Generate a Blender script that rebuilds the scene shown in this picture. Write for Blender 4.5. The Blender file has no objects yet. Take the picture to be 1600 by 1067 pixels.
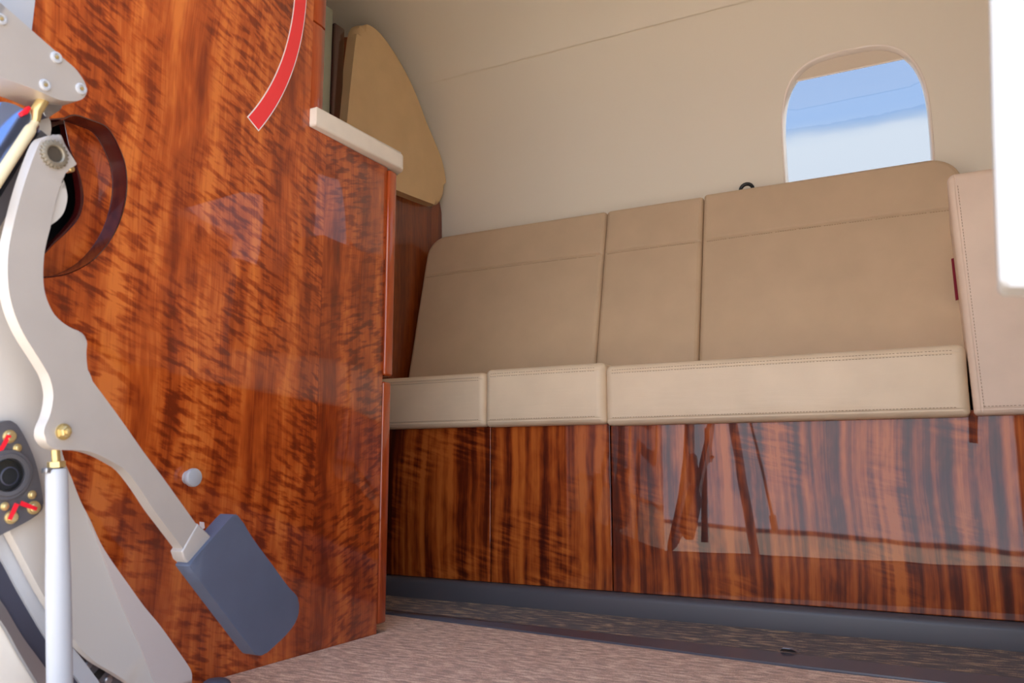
import bpy, bmesh, math, random
from mathutils import Vector, Matrix
random.seed(7)
SC = bpy.context.scene
COL = SC.collection
PI = math.pi
R = math.radians

# ------------------------------------------------------------------ camera
FPX, PITCH, YAW, CH = 1300.0, R(8.6), R(28.3), 0.27
_fh = Vector((-math.sin(YAW), math.cos(YAW), 0))
CR = Vector((math.cos(YAW), math.sin(YAW), 0))
CF = math.cos(PITCH) * _fh + math.sin(PITCH) * Vector((0, 0, 1))
CU = CR.cross(CF)
CC = Vector((0, 0, CH))


def at(px, py, **k):
    """measured picture point -> point of the place on a known plane X=, Y= or Z="""
    d = CF + CR * ((px - 800) / FPX) - CU * ((py - 533.5) / FPX)
    (a, v), = k.items()
    i = 'XYZ'.index(a)
    return CC + d * ((v - CC[i]) / d[i])


cd = bpy.data.cameras.new('camera')
cam = bpy.data.objects.new('camera', cd)
COL.objects.link(cam)
cam.matrix_world = Matrix((CR, CU, -CF)).transposed().to_4x4()
cam.location = CC
cd.sensor_width = 36
cd.lens = FPX / 1600 * 36
cd.clip_start = 0.02
cd.dof.use_dof = True
cd.dof.focus_distance = 1.6
cd.dof.aperture_fstop = 11
SC.camera = cam


# ------------------------------------------------------------------ materials
def new_mat(name):
    m = bpy.data.materials.new(name)
    m.use_nodes = True
    nt = m.node_tree
    return m, nt, nt.nodes['Principled BSDF'], nt.links


def nd(nt, t, **k):
    n = nt.nodes.new(t)
    for a, v in k.items():
        if a in ('inp',):
            for kk, vv in v.items():
                n.inputs[kk].default_value = vv
        else:
            setattr(n, a, v)
    return n


def ramp(nt, stops, interp='LINEAR'):
    r = nt.nodes.new('ShaderNodeValToRGB')
    r.color_ramp.interpolation = interp
    e = r.color_ramp.elements
    while len(e) < len(stops):
        e.new(0.5)
    for el, (p, c) in zip(e, stops):
        el.position = p
        el.color = (c[0], c[1], c[2], 1)
    return r


def srgb(r, g, b):
    f = lambda c: (c / 255 / 12.92) if c <= 10 else ((c / 255 + .055) / 1.055) ** 2.4
    return (f(r), f(g), f(b))


def plain(name, col, rough=.5, metal=0., coat=0., bump=None, spec=.5, var=0.):
    m, nt, b, L = new_mat(name)
    b.inputs['Base Color'].default_value = (*col, 1)
    b.inputs['Roughness'].default_value = rough
    b.inputs['Metallic'].default_value = metal
    b.inputs['Coat Weight'].default_value = coat
    b.inputs['Coat Roughness'].default_value = .03
    b.inputs['Specular IOR Level'].default_value = spec
    tc = nd(nt, 'ShaderNodeTexCoord')
    if var:
        n = nd(nt, 'ShaderNodeTexNoise', inp={'Scale': 30., 'Detail': 4.})
        L.new(tc.outputs['Object'], n.inputs['Vector'])
        r = ramp(nt, [(.3, [c * (1 - var) for c in col]), (.7, [min(1, c * (1 + var)) for c in col])])
        L.new(n.outputs['Fac'], r.inputs['Fac'])
        L.new(r.outputs['Color'], b.inputs['Base Color'])
    if bump:
        sc, st, dist = bump
        n = nd(nt, 'ShaderNodeTexNoise', inp={'Scale': sc, 'Detail': 3.})
        L.new(tc.outputs['Object'], n.inputs['Vector'])
        bp = nd(nt, 'ShaderNodeBump', inp={'Strength': st, 'Distance': dist})
        L.new(n.outputs['Fac'], bp.inputs['Height'])
        L.new(bp.outputs['Normal'], b.inputs['Normal'])
    return m


def leather(name, col, crease=.05):
    m, nt, b, L = new_mat(name)
    tc = nd(nt, 'ShaderNodeTexCoord')
    v = nd(nt, 'ShaderNodeTexVoronoi', inp={'Scale': 900.})
    L.new(tc.outputs['Object'], v.inputs['Vector'])
    n = nd(nt, 'ShaderNodeTexNoise', inp={'Scale': 14., 'Detail': 4.})
    L.new(tc.outputs['Object'], n.inputs['Vector'])
    r = ramp(nt, [(.3, [c * .95 for c in col]), (.7, [c * 1.04 for c in col])])
    L.new(n.outputs['Fac'], r.inputs['Fac'])
    L.new(r.outputs['Color'], b.inputs['Base Color'])
    b1 = nd(nt, 'ShaderNodeBump', inp={'Strength': .12, 'Distance': .0006})
    L.new(v.outputs['Distance'], b1.inputs['Height'])
    # soft diagonal creases of worn hide
    mp = nd(nt, 'ShaderNodeMapping')
    mp.inputs['Rotation'].default_value = (0, R(38), 0)
    mp.inputs['Scale'].default_value = (5, 5, 45)
    L.new(tc.outputs['Object'], mp.inputs['Vector'])
    n2 = nd(nt, 'ShaderNodeTexNoise', inp={'Scale': 1., 'Detail': 3., 'Distortion': .6})
    L.new(mp.outputs['Vector'], n2.inputs['Vector'])
    b2 = nd(nt, 'ShaderNodeBump', inp={'Strength': crease, 'Distance': .006})
    L.new(n2.outputs['Fac'], b2.inputs['Height'])
    L.new(b1.outputs['Normal'], b2.inputs['Normal'])
    L.new(b2.outputs['Normal'], b.inputs['Normal'])
    b.inputs['Roughness'].default_value = .48
    b.inputs['Specular IOR Level'].default_value = .4
    return m


def wood(name, cols, kind, coat_rough=.02):
    """lacquered figured mahogany; kind: 'mottle' (bookmatched broken fiddleback), 'ribbon' (bold ribbon stripe), 'plain'"""
    m, nt, b, L = new_mat(name)
    tc = nd(nt, 'ShaderNodeTexCoord')
    sp = nd(nt, 'ShaderNodeSeparateXYZ')
    L.new(tc.outputs['Object'], sp.inputs[0])

    def math_(op, a, bb=None):
        n = nd(nt, 'ShaderNodeMath', operation=op)
        for i, x in enumerate((a, bb)):
            if x is None:
                continue
            if isinstance(x, (int, float)):
                n.inputs[i].default_value = x
            else:
                L.new(x, n.inputs[i])
        return n.outputs[0]
    u = math_('ADD', sp.outputs['X'], sp.outputs['Y'])
    z = sp.outputs['Z']
    if kind == 'mottle':
        side = math_('GREATER_THAN', u, 0.0)
        u = math_('ABSOLUTE', u)
    # slow wander of the grain
    cw = nd(nt, 'ShaderNodeCombineXYZ')
    L.new(math_('MULTIPLY', u, 2.), cw.inputs[0])
    L.new(math_('MULTIPLY', z, 3.), cw.inputs[1])
    wn = nd(nt, 'ShaderNodeTexNoise', inp={'Scale': 1., 'Detail': 1.})
    L.new(cw.outputs[0], wn.inputs['Vector'])
    uw = math_('ADD', u, math_('MULTIPLY', math_('SUBTRACT', wn.outputs['Fac'], .5), .035 if kind == 'ribbon' else .05))

    def stretched(su, sz, detail, scale=1., rough=.5, dist=0., uu=None, zz=None):
        c = nd(nt, 'ShaderNodeCombineXYZ')
        L.new(math_('MULTIPLY', uu or uw, su), c.inputs[0])
        L.new(math_('MULTIPLY', zz or z, sz), c.inputs[1])
        n = nd(nt, 'ShaderNodeTexNoise', inp={'Scale': scale, 'Detail': detail, 'Roughness': rough, 'Distortion': dist})
        L.new(c.outputs[0], n.inputs['Vector'])
        return n.outputs['Fac']
    fibre = stretched(420, 9, 3)
    fine = stretched(130, 22, 3)
    if kind == 'ribbon':
        stripes = stretched(38, .9, 1.5, rough=.45)
        stripe2 = stretched(85, 1.4, 1.5)
        breaks = stretched(30, 14, 2., dist=.8)          # short cross flecks that break the ribbons
        slant = math_('ADD', z, math_('MULTIPLY', uw, .25))
        rip = stretched(15, 95, 2., zz=slant)
        mask = stretched(7, 5, 1.)
        f = math_('ADD', math_('MULTIPLY', math_('SUBTRACT', stripes, .5), 2.2), .56)
        f = math_('ADD', f, math_('MULTIPLY', math_('SUBTRACT', stripe2, .5), 1.3))
        f = math_('ADD', f, math_('MULTIPLY', math_('SUBTRACT', breaks, .5), .6))
        mk = nd(nt, 'ShaderNodeMapRange', inp={'From Min': .50, 'From Max': .64})
        L.new(mask, mk.inputs[0])
        f = math_('ADD', f, math_('MULTIPLY', math_('MULTIPLY', math_('SUBTRACT', rip, .5), 1.5), mk.outputs[0]))
    elif kind == 'mottle':
        bands = stretched(24, .7, 1.5)
        blot = stretched(40, 12, 2., dist=.5)
        slant = math_('SUBTRACT', z, math_('MULTIPLY', uw, .30))
        rip = stretched(32, 108, 2., zz=slant, uu=math_('ADD', uw, math_('MULTIPLY', side, 3.3)))
        mask = stretched(9, 4.5, 1.5, uu=math_('ADD', uw, math_('MULTIPLY', side, 1.7)))
        f = math_('ADD', math_('MULTIPLY', math_('SUBTRACT', bands, .5), 1.7), .58)
        f = math_('ADD', f, math_('MULTIPLY', math_('SUBTRACT', blot, .5), 1.0))
        mk = nd(nt, 'ShaderNodeMapRange', inp={'From Min': .34, 'From Max': .54})
        L.new(mask, mk.inputs[0])
        rs = nd(nt, 'ShaderNodeMapRange', inp={'From Min': .38, 'From Max': .53})
        L.new(rip, rs.inputs[0])
        f = math_('ADD', f, math_('MULTIPLY', math_('MULTIPLY', math_('SUBTRACT', rs.outputs[0], .75), .48), mk.outputs[0]))
        f = math_('SUBTRACT', f, math_('MULTIPLY', side, .10))
    else:
        st = stretched(30, .8, 2.)
        f = math_('ADD', math_('MULTIPLY', math_('SUBTRACT', st, .5), 1.3), .5)
    f = math_('ADD', f, math_('MULTIPLY', math_('SUBTRACT', fibre, .5), .5))
    f = math_('ADD', f, math_('MULTIPLY', math_('SUBTRACT', fine, .5), .5))
    cl = nd(nt, 'ShaderNodeClamp')
    L.new(f, cl.inputs[0])
    r = ramp(nt, [(0., cols[0]), (.3, cols[1]), (.62, cols[2]), (1., cols[3])])
    L.new(cl.outputs[0], r.inputs['Fac'])
    L.new(r.outputs['Color'], b.inputs['Base Color'])
    b.inputs['Roughness'].default_value = .42
    b.inputs['Specular IOR Level'].default_value = .12
    b.inputs['Coat Weight'].default_value = 1.
    b.inputs['Coat Roughness'].default_value = coat_rough
    b.inputs['Coat IOR'].default_value = 1.46 if kind == 'ribbon' else 1.62
    # faint orange peel of the lacquer
    n = nd(nt, 'ShaderNodeTexNoise', inp={'Scale': 12., 'Detail': 1.})
    L.new(tc.outputs['Object'], n.inputs['Vector'])
    bp = nd(nt, 'ShaderNodeBump', inp={'Strength': .022, 'Distance': .004})
    L.new(n.outputs['Fac'], bp.inputs['Height'])
    L.new(bp.outputs['Normal'], b.inputs['Coat Normal'])
    return m


def carpet(name, base, light, amount, sx=(26, 420)):
    m, nt, b, L = new_mat(name)
    tc = nd(nt, 'ShaderNodeTexCoord')
    mp = nd(nt, 'ShaderNodeMapping')
    mp.inputs['Scale'].default_value = (sx[0], sx[1], 1)
    L.new(tc.outputs['Object'], mp.inputs['Vector'])
    n = nd(nt, 'ShaderNodeTexNoise', inp={'Scale': 2.2, 'Detail': 3., 'Distortion': .4})
    L.new(mp.outputs['Vector'], n.inputs['Vector'])
    n3 = nd(nt, 'ShaderNodeTexNoise', inp={'Scale': 700., 'Detail': 2.})
    L.new(tc.outputs['Object'], n3.inputs['Vector'])
    ad = nd(nt, 'ShaderNodeMix', data_type='FLOAT')
    ad.inputs[0].default_value = .45
    L.new(n.outputs['Fac'], ad.inputs[2])
    L.new(n3.outputs['Fac'], ad.inputs[3])
    r = ramp(nt, [(amount - .12, [c * .6 for c in base]), (amount, base), (amount + .07, light)])
    L.new(ad.outputs[0], r.inputs['Fac'])
    L.new(r.outputs['Color'], b.inputs['Base Color'])
    bp = nd(nt, 'ShaderNodeBump', inp={'Strength': .8, 'Distance': .004})
    L.new(ad.outputs[0], bp.inputs['Height'])
    L.new(bp.outputs['Normal'], b.inputs['Normal'])
    b.inputs['Roughness'].default_value = .95
    b.inputs['Specular IOR Level'].default_value = .1
    b.inputs['Sheen Weight'].default_value = .25
    return m


M = {}
M['liner'] = plain('headliner_cream', srgb(246, 240, 224), .6, bump=(260, .05, .001), spec=.3)
M['leather'] = leather('leather_tan', srgb(206, 182, 152))
M['leather_cream'] = leather('leather_cream', srgb(233, 213, 184), .14)
M['leather_arm'] = leather('leather_pale', srgb(228, 206, 186))
M['leather_pad'] = leather('leather_panel', srgb(224, 194, 148))
M['stitch'] = plain('thread', srgb(150, 124, 96), .8)
CAB = [srgb(112, 40, 13), srgb(142, 55, 18), srgb(188, 86, 30), srgb(224, 124, 54)]
DIV = [srgb(64, 19, 8), srgb(94, 33, 12), srgb(152, 68, 23), srgb(192, 102, 40)]
M['wood'] = wood('mahogany_mottle', CAB, 'mottle')
M['wood_edge'] = wood('mahogany_edge', [srgb(90, 30, 12), srgb(130, 48, 18), srgb(176, 76, 30), srgb(196, 96, 40)], 'plain')
M['ribbon'] = wood('mahogany_ribbon', DIV, 'ribbon', .012)
M['wood_bulk'] = wood('mahogany_bulkhead', [srgb(70, 26, 10), srgb(104, 44, 16), srgb(140, 66, 26), srgb(160, 84, 36)], 'plain')
M['maroon'] = plain('maroon_lacquer', srgb(66, 14, 14), .25, coat=1.)
M['dark'] = plain('carcase_dark', (.006, .006, .008), .8)
M['worktop'] = plain('worktop_white', srgb(240, 232, 218), .35, bump=(400, .04, .0005), var=.03)
M['carpet_dark'] = carpet('carpet_aisle', srgb(88, 62, 48), srgb(206, 168, 120), .53, sx=(13, 44))
M['carpet_light'] = carpet('carpet_entry', srgb(222, 176, 146), srgb(250, 222, 194), .52, sx=(20, 60))
M['plinth'] = plain('plinth_grey', srgb(86, 84, 90), .42, spec=.5)
M['track'] = plain('edge_strip', srgb(88, 86, 96), .32)
M['metal'] = plain('painted_casting', srgb(190, 184, 178), .42, metal=.3, bump=(700, .06, .0003), var=.03)
M['metal_white'] = plain('white_paint', srgb(186, 190, 196), .35)
M['panel_white'] = plain('liner_plastic', srgb(198, 194, 188), .5)
M['panel_white2'] = plain('liner_plastic_warm', srgb(196, 186, 182), .5)
M['steel'] = plain('steel', srgb(170, 172, 178), .3, metal=.9)
M['cyl'] = plain('sky_blue_chrome', srgb(118, 136, 176), .18, metal=.9)  # chrome; the blue of the reflected sky is put into its base colour
M['chrome'] = plain('chrome', srgb(200, 205, 215), .12, metal=1.)
M['gun'] = plain('gunmetal', srgb(104, 104, 110), .4, metal=.4)
M['gold'] = plain('cadmium_gold', srgb(218, 196, 140), .34, metal=.75)
M['rubber'] = plain('slate_rubber', srgb(84, 92, 112), .55, bump=(500, .05, .0004), var=.05)
M['seal'] = plain('seal_rubber', srgb(60, 62, 78), .6)
M['bush'] = plain('bush_steel', srgb(140, 132, 116), .45, metal=.4)
M['bore'] = plain('bush_bore', srgb(72, 64, 54), .5)
M['cream_rod'] = plain('cream_rod', srgb(226, 214, 178), .35)
M['red'] = plain('red_sticker', (1., .055, .065), .35)
M['white_border'] = plain('white_sticker', srgb(245, 235, 235), .4)
M['red_mark'] = plain('red_torque_paint', srgb(235, 20, 45), .5)
M['red_strap'] = plain('red_webbing', srgb(120, 10, 38), .8)
M['black'] = plain('black_plastic', srgb(24, 26, 28), .35)
M['bezel'] = plain('window_bezel', srgb(248, 238, 226), .22, coat=.6)
M['shade'] = plain('window_shade', srgb(240, 226, 204), .5)
nt_ = M['shade'].node_tree
b_ = nt_.nodes['Principled BSDF']
tl_ = nd(nt_, 'ShaderNodeBsdfTranslucent')
tl_.inputs[0].default_value = (*srgb(238, 220, 192), 1)
mx_ = nd(nt_, 'ShaderNodeMixShader', inp={0: .12})
nt_.links.new(b_.outputs[0], mx_.inputs[1])
nt_.links.new(tl_.outputs[0], mx_.inputs[2])
nt_.links.new(mx_.outputs[0], nt_.nodes['Material Output'].inputs['Surface'])
M['jamb_white'] = plain('jamb_white', srgb(172, 172, 170), .35)
M['skin'] = plain('fuselage_paint', srgb(214, 212, 208), .35)
M['channel'] = plain('green_grey_channel', srgb(176, 184, 168), .35, metal=.2)


def glass(name, tint):
    m = bpy.data.materials.new(name)
    m.use_nodes = True
    nt = m.node_tree
    nt.nodes.remove(nt.nodes['Principled BSDF'])
    out = nt.nodes['Material Output']
    t = nd(nt, 'ShaderNodeBsdfTransparent')
    t.inputs[0].default_value = (*tint, 1)
    g = nd(nt, 'ShaderNodeBsdfGlossy')
    g.inputs['Roughness'].default_value = .01
    fr = nd(nt, 'ShaderNodeFresnel', inp={'IOR': 1.45})
    mx = nd(nt, 'ShaderNodeMixShader')
    ge = nd(nt, 'ShaderNodeNewGeometry')
    mu = nd(nt, 'ShaderNodeMath', operation='MULTIPLY')
    iv = nd(nt, 'ShaderNodeMath', operation='SUBTRACT', inp={0: 1.})
    nt.links.new(ge.outputs['Backfacing'], iv.inputs[1])
    nt.links.new(iv.outputs[0], mu.inputs[1])
    nt.links.new(fr.outputs[0], mu.inputs[0])
    nt.links.new(mu.outputs[0], mx.inputs[0])
    nt.links.new(t.outputs[0], mx.inputs[1])
    nt.links.new(g.outputs[0], mx.inputs[2])
    nt.links.new(mx.outputs[0], out.inputs['Surface'])
    return m


M['pane'] = glass('tinted_acrylic', (.46, .485, .515))  # tint added to hold the sky down to the cabin's brightness


def ground_mat():
    m, nt, b, L = new_mat('apron_ground')
    tc = nd(nt, 'ShaderNodeTexCoord')
    sp = nd(nt, 'ShaderNodeSeparateXYZ')
    L.new(tc.outputs['Object'], sp.inputs[0])
    n = nd(nt, 'ShaderNodeTexNoise', inp={'Scale': .8, 'Detail': 6.})
    L.new(tc.outputs['Object'], n.inputs['Vector'])
    sk = nd(nt, 'ShaderNodeMath', operation='MULTIPLY_ADD')
    L.new(sp.outputs['X'], sk.inputs[0])
    sk.inputs[1].default_value = -.68
    L.new(sp.outputs['Y'], sk.inputs[2])
    mr = nd(nt, 'ShaderNodeMapRange', inp={'From Min': -60., 'From Max': 0.})
    L.new(sk.outputs[0], mr.inputs[0])
    r = ramp(nt, [(0., srgb(196, 196, 202)), (.795, srgb(206, 204, 206)), (.80, srgb(70, 64, 60)), (.813, srgb(70, 64, 60)), (.818, srgb(228, 206, 180)), (1., srgb(222, 200, 174))])
    L.new(mr.outputs[0], r.inputs['Fac'])
    mx = nd(nt, 'ShaderNodeMix', data_type='RGBA', blend_type='MULTIPLY')
    mx.inputs[0].default_value = .2
    L.new(r.outputs['Color'], mx.inputs[6])
    L.new(n.outputs['Fac'], mx.inputs[7])
    L.new(mx.outputs[2], b.inputs['Base Color'])
    b.inputs['Roughness'].default_value = .9
    return m


M['ground'] = ground_mat()

# ------------------------------------------------------------------ object helpers
ORG = {}


def tag(o, label=None, cat=None, group=None, kind=None):
    for k, v in (('label', label), ('category', cat), ('group', group), ('kind', kind)):
        if v:
            o[k] = v
    return o


def empty(name, loc, label, cat, group=None):
    o = bpy.data.objects.new(name, None)
    o.empty_display_size = .05
    COL.objects.link(o)
    o.location = loc
    ORG[o.name] = Vector(loc)
    return tag(o, label, cat, group)


def fin(name, bm, mat, parent=None, smooth=True, label=None, origin=None, angle=40):
    """link a bmesh given in place coordinates as ONE object"""
    bmesh.ops.remove_doubles(bm, verts=bm.verts, dist=1e-6)
    bmesh.ops.recalc_face_normals(bm, faces=bm.faces)
    if parent is not None:
        off = ORG[parent.name]
    elif origin is not None:
        off = Vector(origin)
    else:
        xs = [v.co.x for v in bm.verts]; ys = [v.co.y for v in bm.verts]; zs = [v.co.z for v in bm.verts]
        off = Vector(((min(xs) + max(xs)) / 2, (min(ys) + max(ys)) / 2, min(zs)))
    bmesh.ops.translate(bm, vec=-off, verts=bm.verts)
    me = bpy.data.meshes.new(name)
    bm.to_mesh(me)
    bm.free()
    if smooth:
        me.shade_smooth()
        me.set_sharp_from_angle(angle=R(angle))
    mats = mat if isinstance(mat, (list, tuple)) else [mat]
    for mm in mats:
        me.materials.append(mm)
    o = bpy.data.objects.new(name, me)
    COL.objects.link(o)
    if parent is not None:
        o.parent = parent
    else:
        o.location = off
    ORG[o.name] = off
    if label:
        o['label'] = label
    return o


def structure(o):
    o['kind'] = 'structure'
    return o


def merge(dst, src):
    me = bpy.data.meshes.new('tmp')
    src.to_mesh(me)
    src.free()
    dst.from_mesh(me)
    bpy.data.meshes.remove(me)
    return dst


def box(x0, x1, y0, y1, z0, z1, bev=0., seg=3):
    bm = bmesh.new()
    bmesh.ops.create_cube(bm, size=1)
    for v in bm.verts:
        v.co = Vector((x0 + (v.co.x + .5) * (x1 - x0), y0 + (v.co.y + .5) * (y1 - y0), z0 + (v.co.z + .5) * (z1 - z0)))
    if bev:
        bmesh.ops.bevel(bm, geom=bm.edges[:], offset=bev, segments=seg, profile=.5, affect='EDGES', clamp_overlap=True)
    return bm


def prism(pts, ext, bev=0., seg=3, both=False):
    """closed outline (list of Vectors) swept by ext; the rim of the outline face is rounded"""
    bm = bmesh.new()
    ext = Vector(ext)
    a = [bm.verts.new(p) for p in pts]
    b = [bm.verts.new(p + ext) for p in pts]
    f = bm.faces.new(a)
    g = bm.faces.new(list(reversed(b)))
    n = len(a)
    for i in range(n):
        j = (i + 1) % n
        bm.faces.new((a[j], a[i], b[i], b[j]))
    if bev:
        ed = list(f.edges) + (list(g.edges) if both else [])
        bmesh.ops.bevel(bm, geom=ed, offset=bev, segments=seg, profile=.5, affect='EDGES', clamp_overlap=True)
    bmesh.ops.triangulate(bm, faces=[x for x in bm.faces if len(x.verts) > 4])
    return bm


def smooth_poly(p, closed=True, n=4):
    """Catmull-Rom through points; points given as 3-tuples with third 'c' stay sharp"""
    out = []
    m = len(p)
    for i in range(m if closed else m - 1):
        P = [p[(i + k) % m] if closed else p[max(0, min(m - 1, i + k))] for k in (-1, 0, 1, 2)]
        sharp1, sharp2 = len(P[1]) > 2, len(P[2]) > 2
        p0, p1, p2, p3 = [Vector(q[:2]) for q in P]
        if sharp1:
            p0 = p1 * 2 - p2 if not sharp2 else p1
        if sharp2:
            p3 = p2 * 2 - p1
        if sharp1 and sharp2:
            out.append(tuple(p1))
            continue
        for s in range(n):
            t = s / n
            q = .5 * ((2 * p1) + (p2 - p0) * t + (2 * p0 - 5 * p1 + 4 * p2 - p3) * t * t + (3 * p1 - p0 - 3 * p2 + p3) * t ** 3)
            out.append(tuple(q))
    if not closed:
        out.append(tuple(p[-1][:2]))
    return out


def poly(px, **plane):
    return [at(q[0], q[1], **plane) for q in px]


def tube(path, rad, seg=16, caps=True):
    bm = bmesh.new()
    path = [Vector(p) for p in path]
    rr = rad if isinstance(rad, (list, tuple)) else [rad] * len(path)
    rings = []
    t0 = (path[1] - path[0]).normalized()
    nrm = t0.orthogonal().normalized()
    for i, p in enumerate(path):
        t = (path[min(i + 1, len(path) - 1)] - path[max(i - 1, 0)])
        t = t.normalized() if t.length > 1e-9 else t0
        nrm = (nrm - t * nrm.dot(t)).normalized()
        bn = t.cross(nrm)
        rings.append([bm.verts.new(p + (nrm * math.cos(2 * PI * k / seg) + bn * math.sin(2 * PI * k / seg)) * rr[i]) for k in range(seg)])
    for a, b in zip(rings, rings[1:]):
        for k in range(seg):
            j = (k + 1) % seg
            bm.faces.new((a[k], a[j], b[j], b[k]))
    if caps:
        bm.faces.new(list(reversed(rings[0])))
        bm.faces.new(rings[-1])
    return bm


def lathe(c, axis, prof, seg=32, teeth=None):
    """profile [(radius, height along axis)] spun about axis through c"""
    bm = bmesh.new()
    c, axis = Vector(c), Vector(axis).normalized()
    u = axis.orthogonal().normalized()
    w = axis.cross(u)
    rings = []
    for i, (r, hh) in enumerate(prof):
        ring = []
        for k in range(seg):
            q = r
            if teeth and teeth[0] <= i <= teeth[1] and k % 4 in (2, 3):
                q = r * teeth[2]
            a = 2 * PI * k / seg
            ring.append(bm.verts.new(c + axis * hh + (u * math.cos(a) + w * math.sin(a)) * q))
        rings.append(ring)
    for a, b in zip(rings, rings[1:]):
        for k in range(seg):
            j = (k + 1) % seg
            bm.faces.new((a[k], a[j], b[j], b[k]))
    if prof[0][0] > 1e-6:
        bm.faces.new(list(reversed(rings[0])))
    if prof[-1][0] > 1e-6:
        bm.faces.new(rings[-1])
    return bm


def pad(o, ux, uy, un, w, h, t, re=.015, rc=(0, 0, 0, 0), bulge=.0, grooves=(), shear=0., nx=40, ny=30, wr=0., seed=0):
    """upholstered slab: front face a rounded, slightly crowned heightfield, sides and a flat back"""
    o, ux, uy, un = Vector(o), Vector(ux), Vector(uy), Vector(un)

    def ticks(L, n, extra):
        s = set()
        for k in range(9):
            a = re * 1.02 * (1 - math.cos(k / 8 * PI / 2))
            s.add(round(a, 6)); s.add(round(L - a, 6))
        for k in range(n + 1):
            v = re + (L - 2 * re) * k / n
            s.add(round(v, 6))
        for g in extra:
            for k in range(-6, 7):
                s.add(round(g[1] + g[3] * 2.4 * k / 6, 6))
        return sorted(x for x in s if -1e-9 <= x <= L + 1e-9)
    tx = ticks(w, nx, [g for g in grooves if g[0] == 'x'])
    ty = ticks(h, ny, [g for g in grooves if g[0] == 'y'])
    bm = bmesh.new()
    rnd = random.Random(seed)
    ph = [rnd.uniform(0, 6.28) for _ in range(6)]
    G = []
    for y in ty:
        row = []
        for x in tx:
            qx, qy = x, y
            d = min(x, w - x, y, h - y)
            # corners: bottom-left, bottom-right, top-right, top-left
            for (cx, cy, r) in ((0, 0, rc[0]), (1, 0, rc[1]), (1, 1, rc[2]), (0, 1, rc[3])):
                if r <= 0:
                    continue
                ax = (r - x) if cx == 0 else (x - (w - r))
                ay = (r - y) if cy == 0 else (y - (h - r))
                if ax > 0 and ay > 0:
                    m_ = max(ax, ay); l = math.hypot(ax, ay)
                    ax2, ay2 = ax * m_ / l, ay * m_ / l
                    qx = r - ax2 if cx == 0 else w - r + ax2
                    qy = r - ay2 if cy == 0 else h - r + ay2
                    d = r - m_
            zz = t
            if d < re:
                zz = t - (re - math.sqrt(max(0, re * re - (re - d) ** 2)))
            zz += bulge * max(0, 1 - (2 * x / w - 1) ** 4) * max(0, 1 - (2 * y / h - 1) ** 4)
            if wr:
                e = min(1, d / (re * 2))
                zz += wr * e * (math.sin(38 * (x + .5 * y) + ph[0]) * math.sin(17 * x + ph[1]) + .6 * math.sin(70 * (x * .6 + y) + ph[2]) * math.sin(23 * y + ph[3]))
            for g in grooves:
                q = (x if g[0] == 'x' else y) - g[1]
                fade = min(1, d / re) if d < re else 1
                zz -= g[2] * math.exp(-(q / g[3]) ** 2) * fade
            row.append(bm.verts.new(o + ux * (qx + shear * qy) + uy * qy + un * zz))
        G.append(row)
    for a, b in zip(G, G[1:]):
        for k in range(len(a) - 1):
            bm.faces.new((a[k], a[k + 1], b[k + 1], b[k]))
    rim = G[0] + [r[-1] for r in G[1:]] + list(reversed(G[-1][:-1])) + [r[0] for r in reversed(G[1:-1])]
    back = []
    for v in rim:
        hgt = (v.co - o).dot(un)
        back.append(bm.verts.new(v.co - un * hgt))
    n = len(rim)
    for i in range(n):
        j = (i + 1) % n
        bm.faces.new((rim[j], rim[i], back[i], back[j]))
    f = bm.faces.new(back)
    bmesh.ops.triangulate(bm, faces=[f])
    return bm


def stitches(bm, path, nrm, length=.0032, gap=.0018, wid=.0004):
    """row of thread dashes along a polyline"""
    nrm = Vector(nrm).normalized()
    for a, b in zip(path, path[1:]):
        a, b = Vector(a), Vector(b)
        L = (b - a).length
        d = (b - a).normalized()
        s = d.cross(nrm).normalized()
        n = int(L / (length + gap))
        for k in range(n):
            p = a + d * (k * (length + gap))
            q = p + d * length
            top = []
            for (e, w_) in ((p, -1), (q, -1), (q, 1), (p, 1)):
                top.append((e + s * wid * w_, e + s * wid * w_ + nrm * .0005))
            lo = [bm.verts.new(x[0]) for x in top]
            hi = [bm.verts.new(x[1]) for x in top]
            bm.faces.new(hi)
            for i in range(4):
                j = (i + 1) % 4
                bm.faces.new((lo[i], lo[j], hi[j], hi[i]))
    return bm


def cut(o, cutter_bm):
    """boolean difference baked into the mesh"""
    bmesh.ops.recalc_face_normals(cutter_bm, faces=cutter_bm.faces)
    me = bpy.data.meshes.new('cutter')
    cutter_bm.to_mesh(me)
    cutter_bm.free()
    c = bpy.data.objects.new('cutter', me)
    COL.objects.link(c)
    md = o.modifiers.new('cut', 'BOOLEAN')
    md.operation = 'DIFFERENCE'
    md.solver = 'EXACT'
    md.object = c
    bpy.context.view_layer.update()
    dg = bpy.context.evaluated_depsgraph_get()
    new = bpy.data.meshes.new_from_object(o.evaluated_get(dg), depsgraph=dg)
    o.modifiers.remove(md)
    old = o.data
    o.data = new
    new.name = o.name
    bpy.data.meshes.remove(old)
    bpy.data.objects.remove(c)
    bpy.data.meshes.remove(me)
    o.data.shade_smooth()
    o.data.set_sharp_from_angle(angle=R(40))


# ------------------------------------------------------------------ setting
XL, XR = -1.25, 1.45          # bulkhead, far right end of what is built
bm = box(-2.0, XR, .30, 2.0, -.05, 0)
structure(fin('floor', bm, M['carpet_dark'], smooth=False))
GZ = -.95
bm = bmesh.new()
bmesh.ops.create_grid(bm, x_segments=4, y_segments=4, size=400)
bmesh.ops.translate(bm, vec=(0, 0, GZ), verts=bm.verts)
structure(fin('ground', bm, M['ground'], smooth=False, origin=(0, 0, GZ)))

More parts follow.
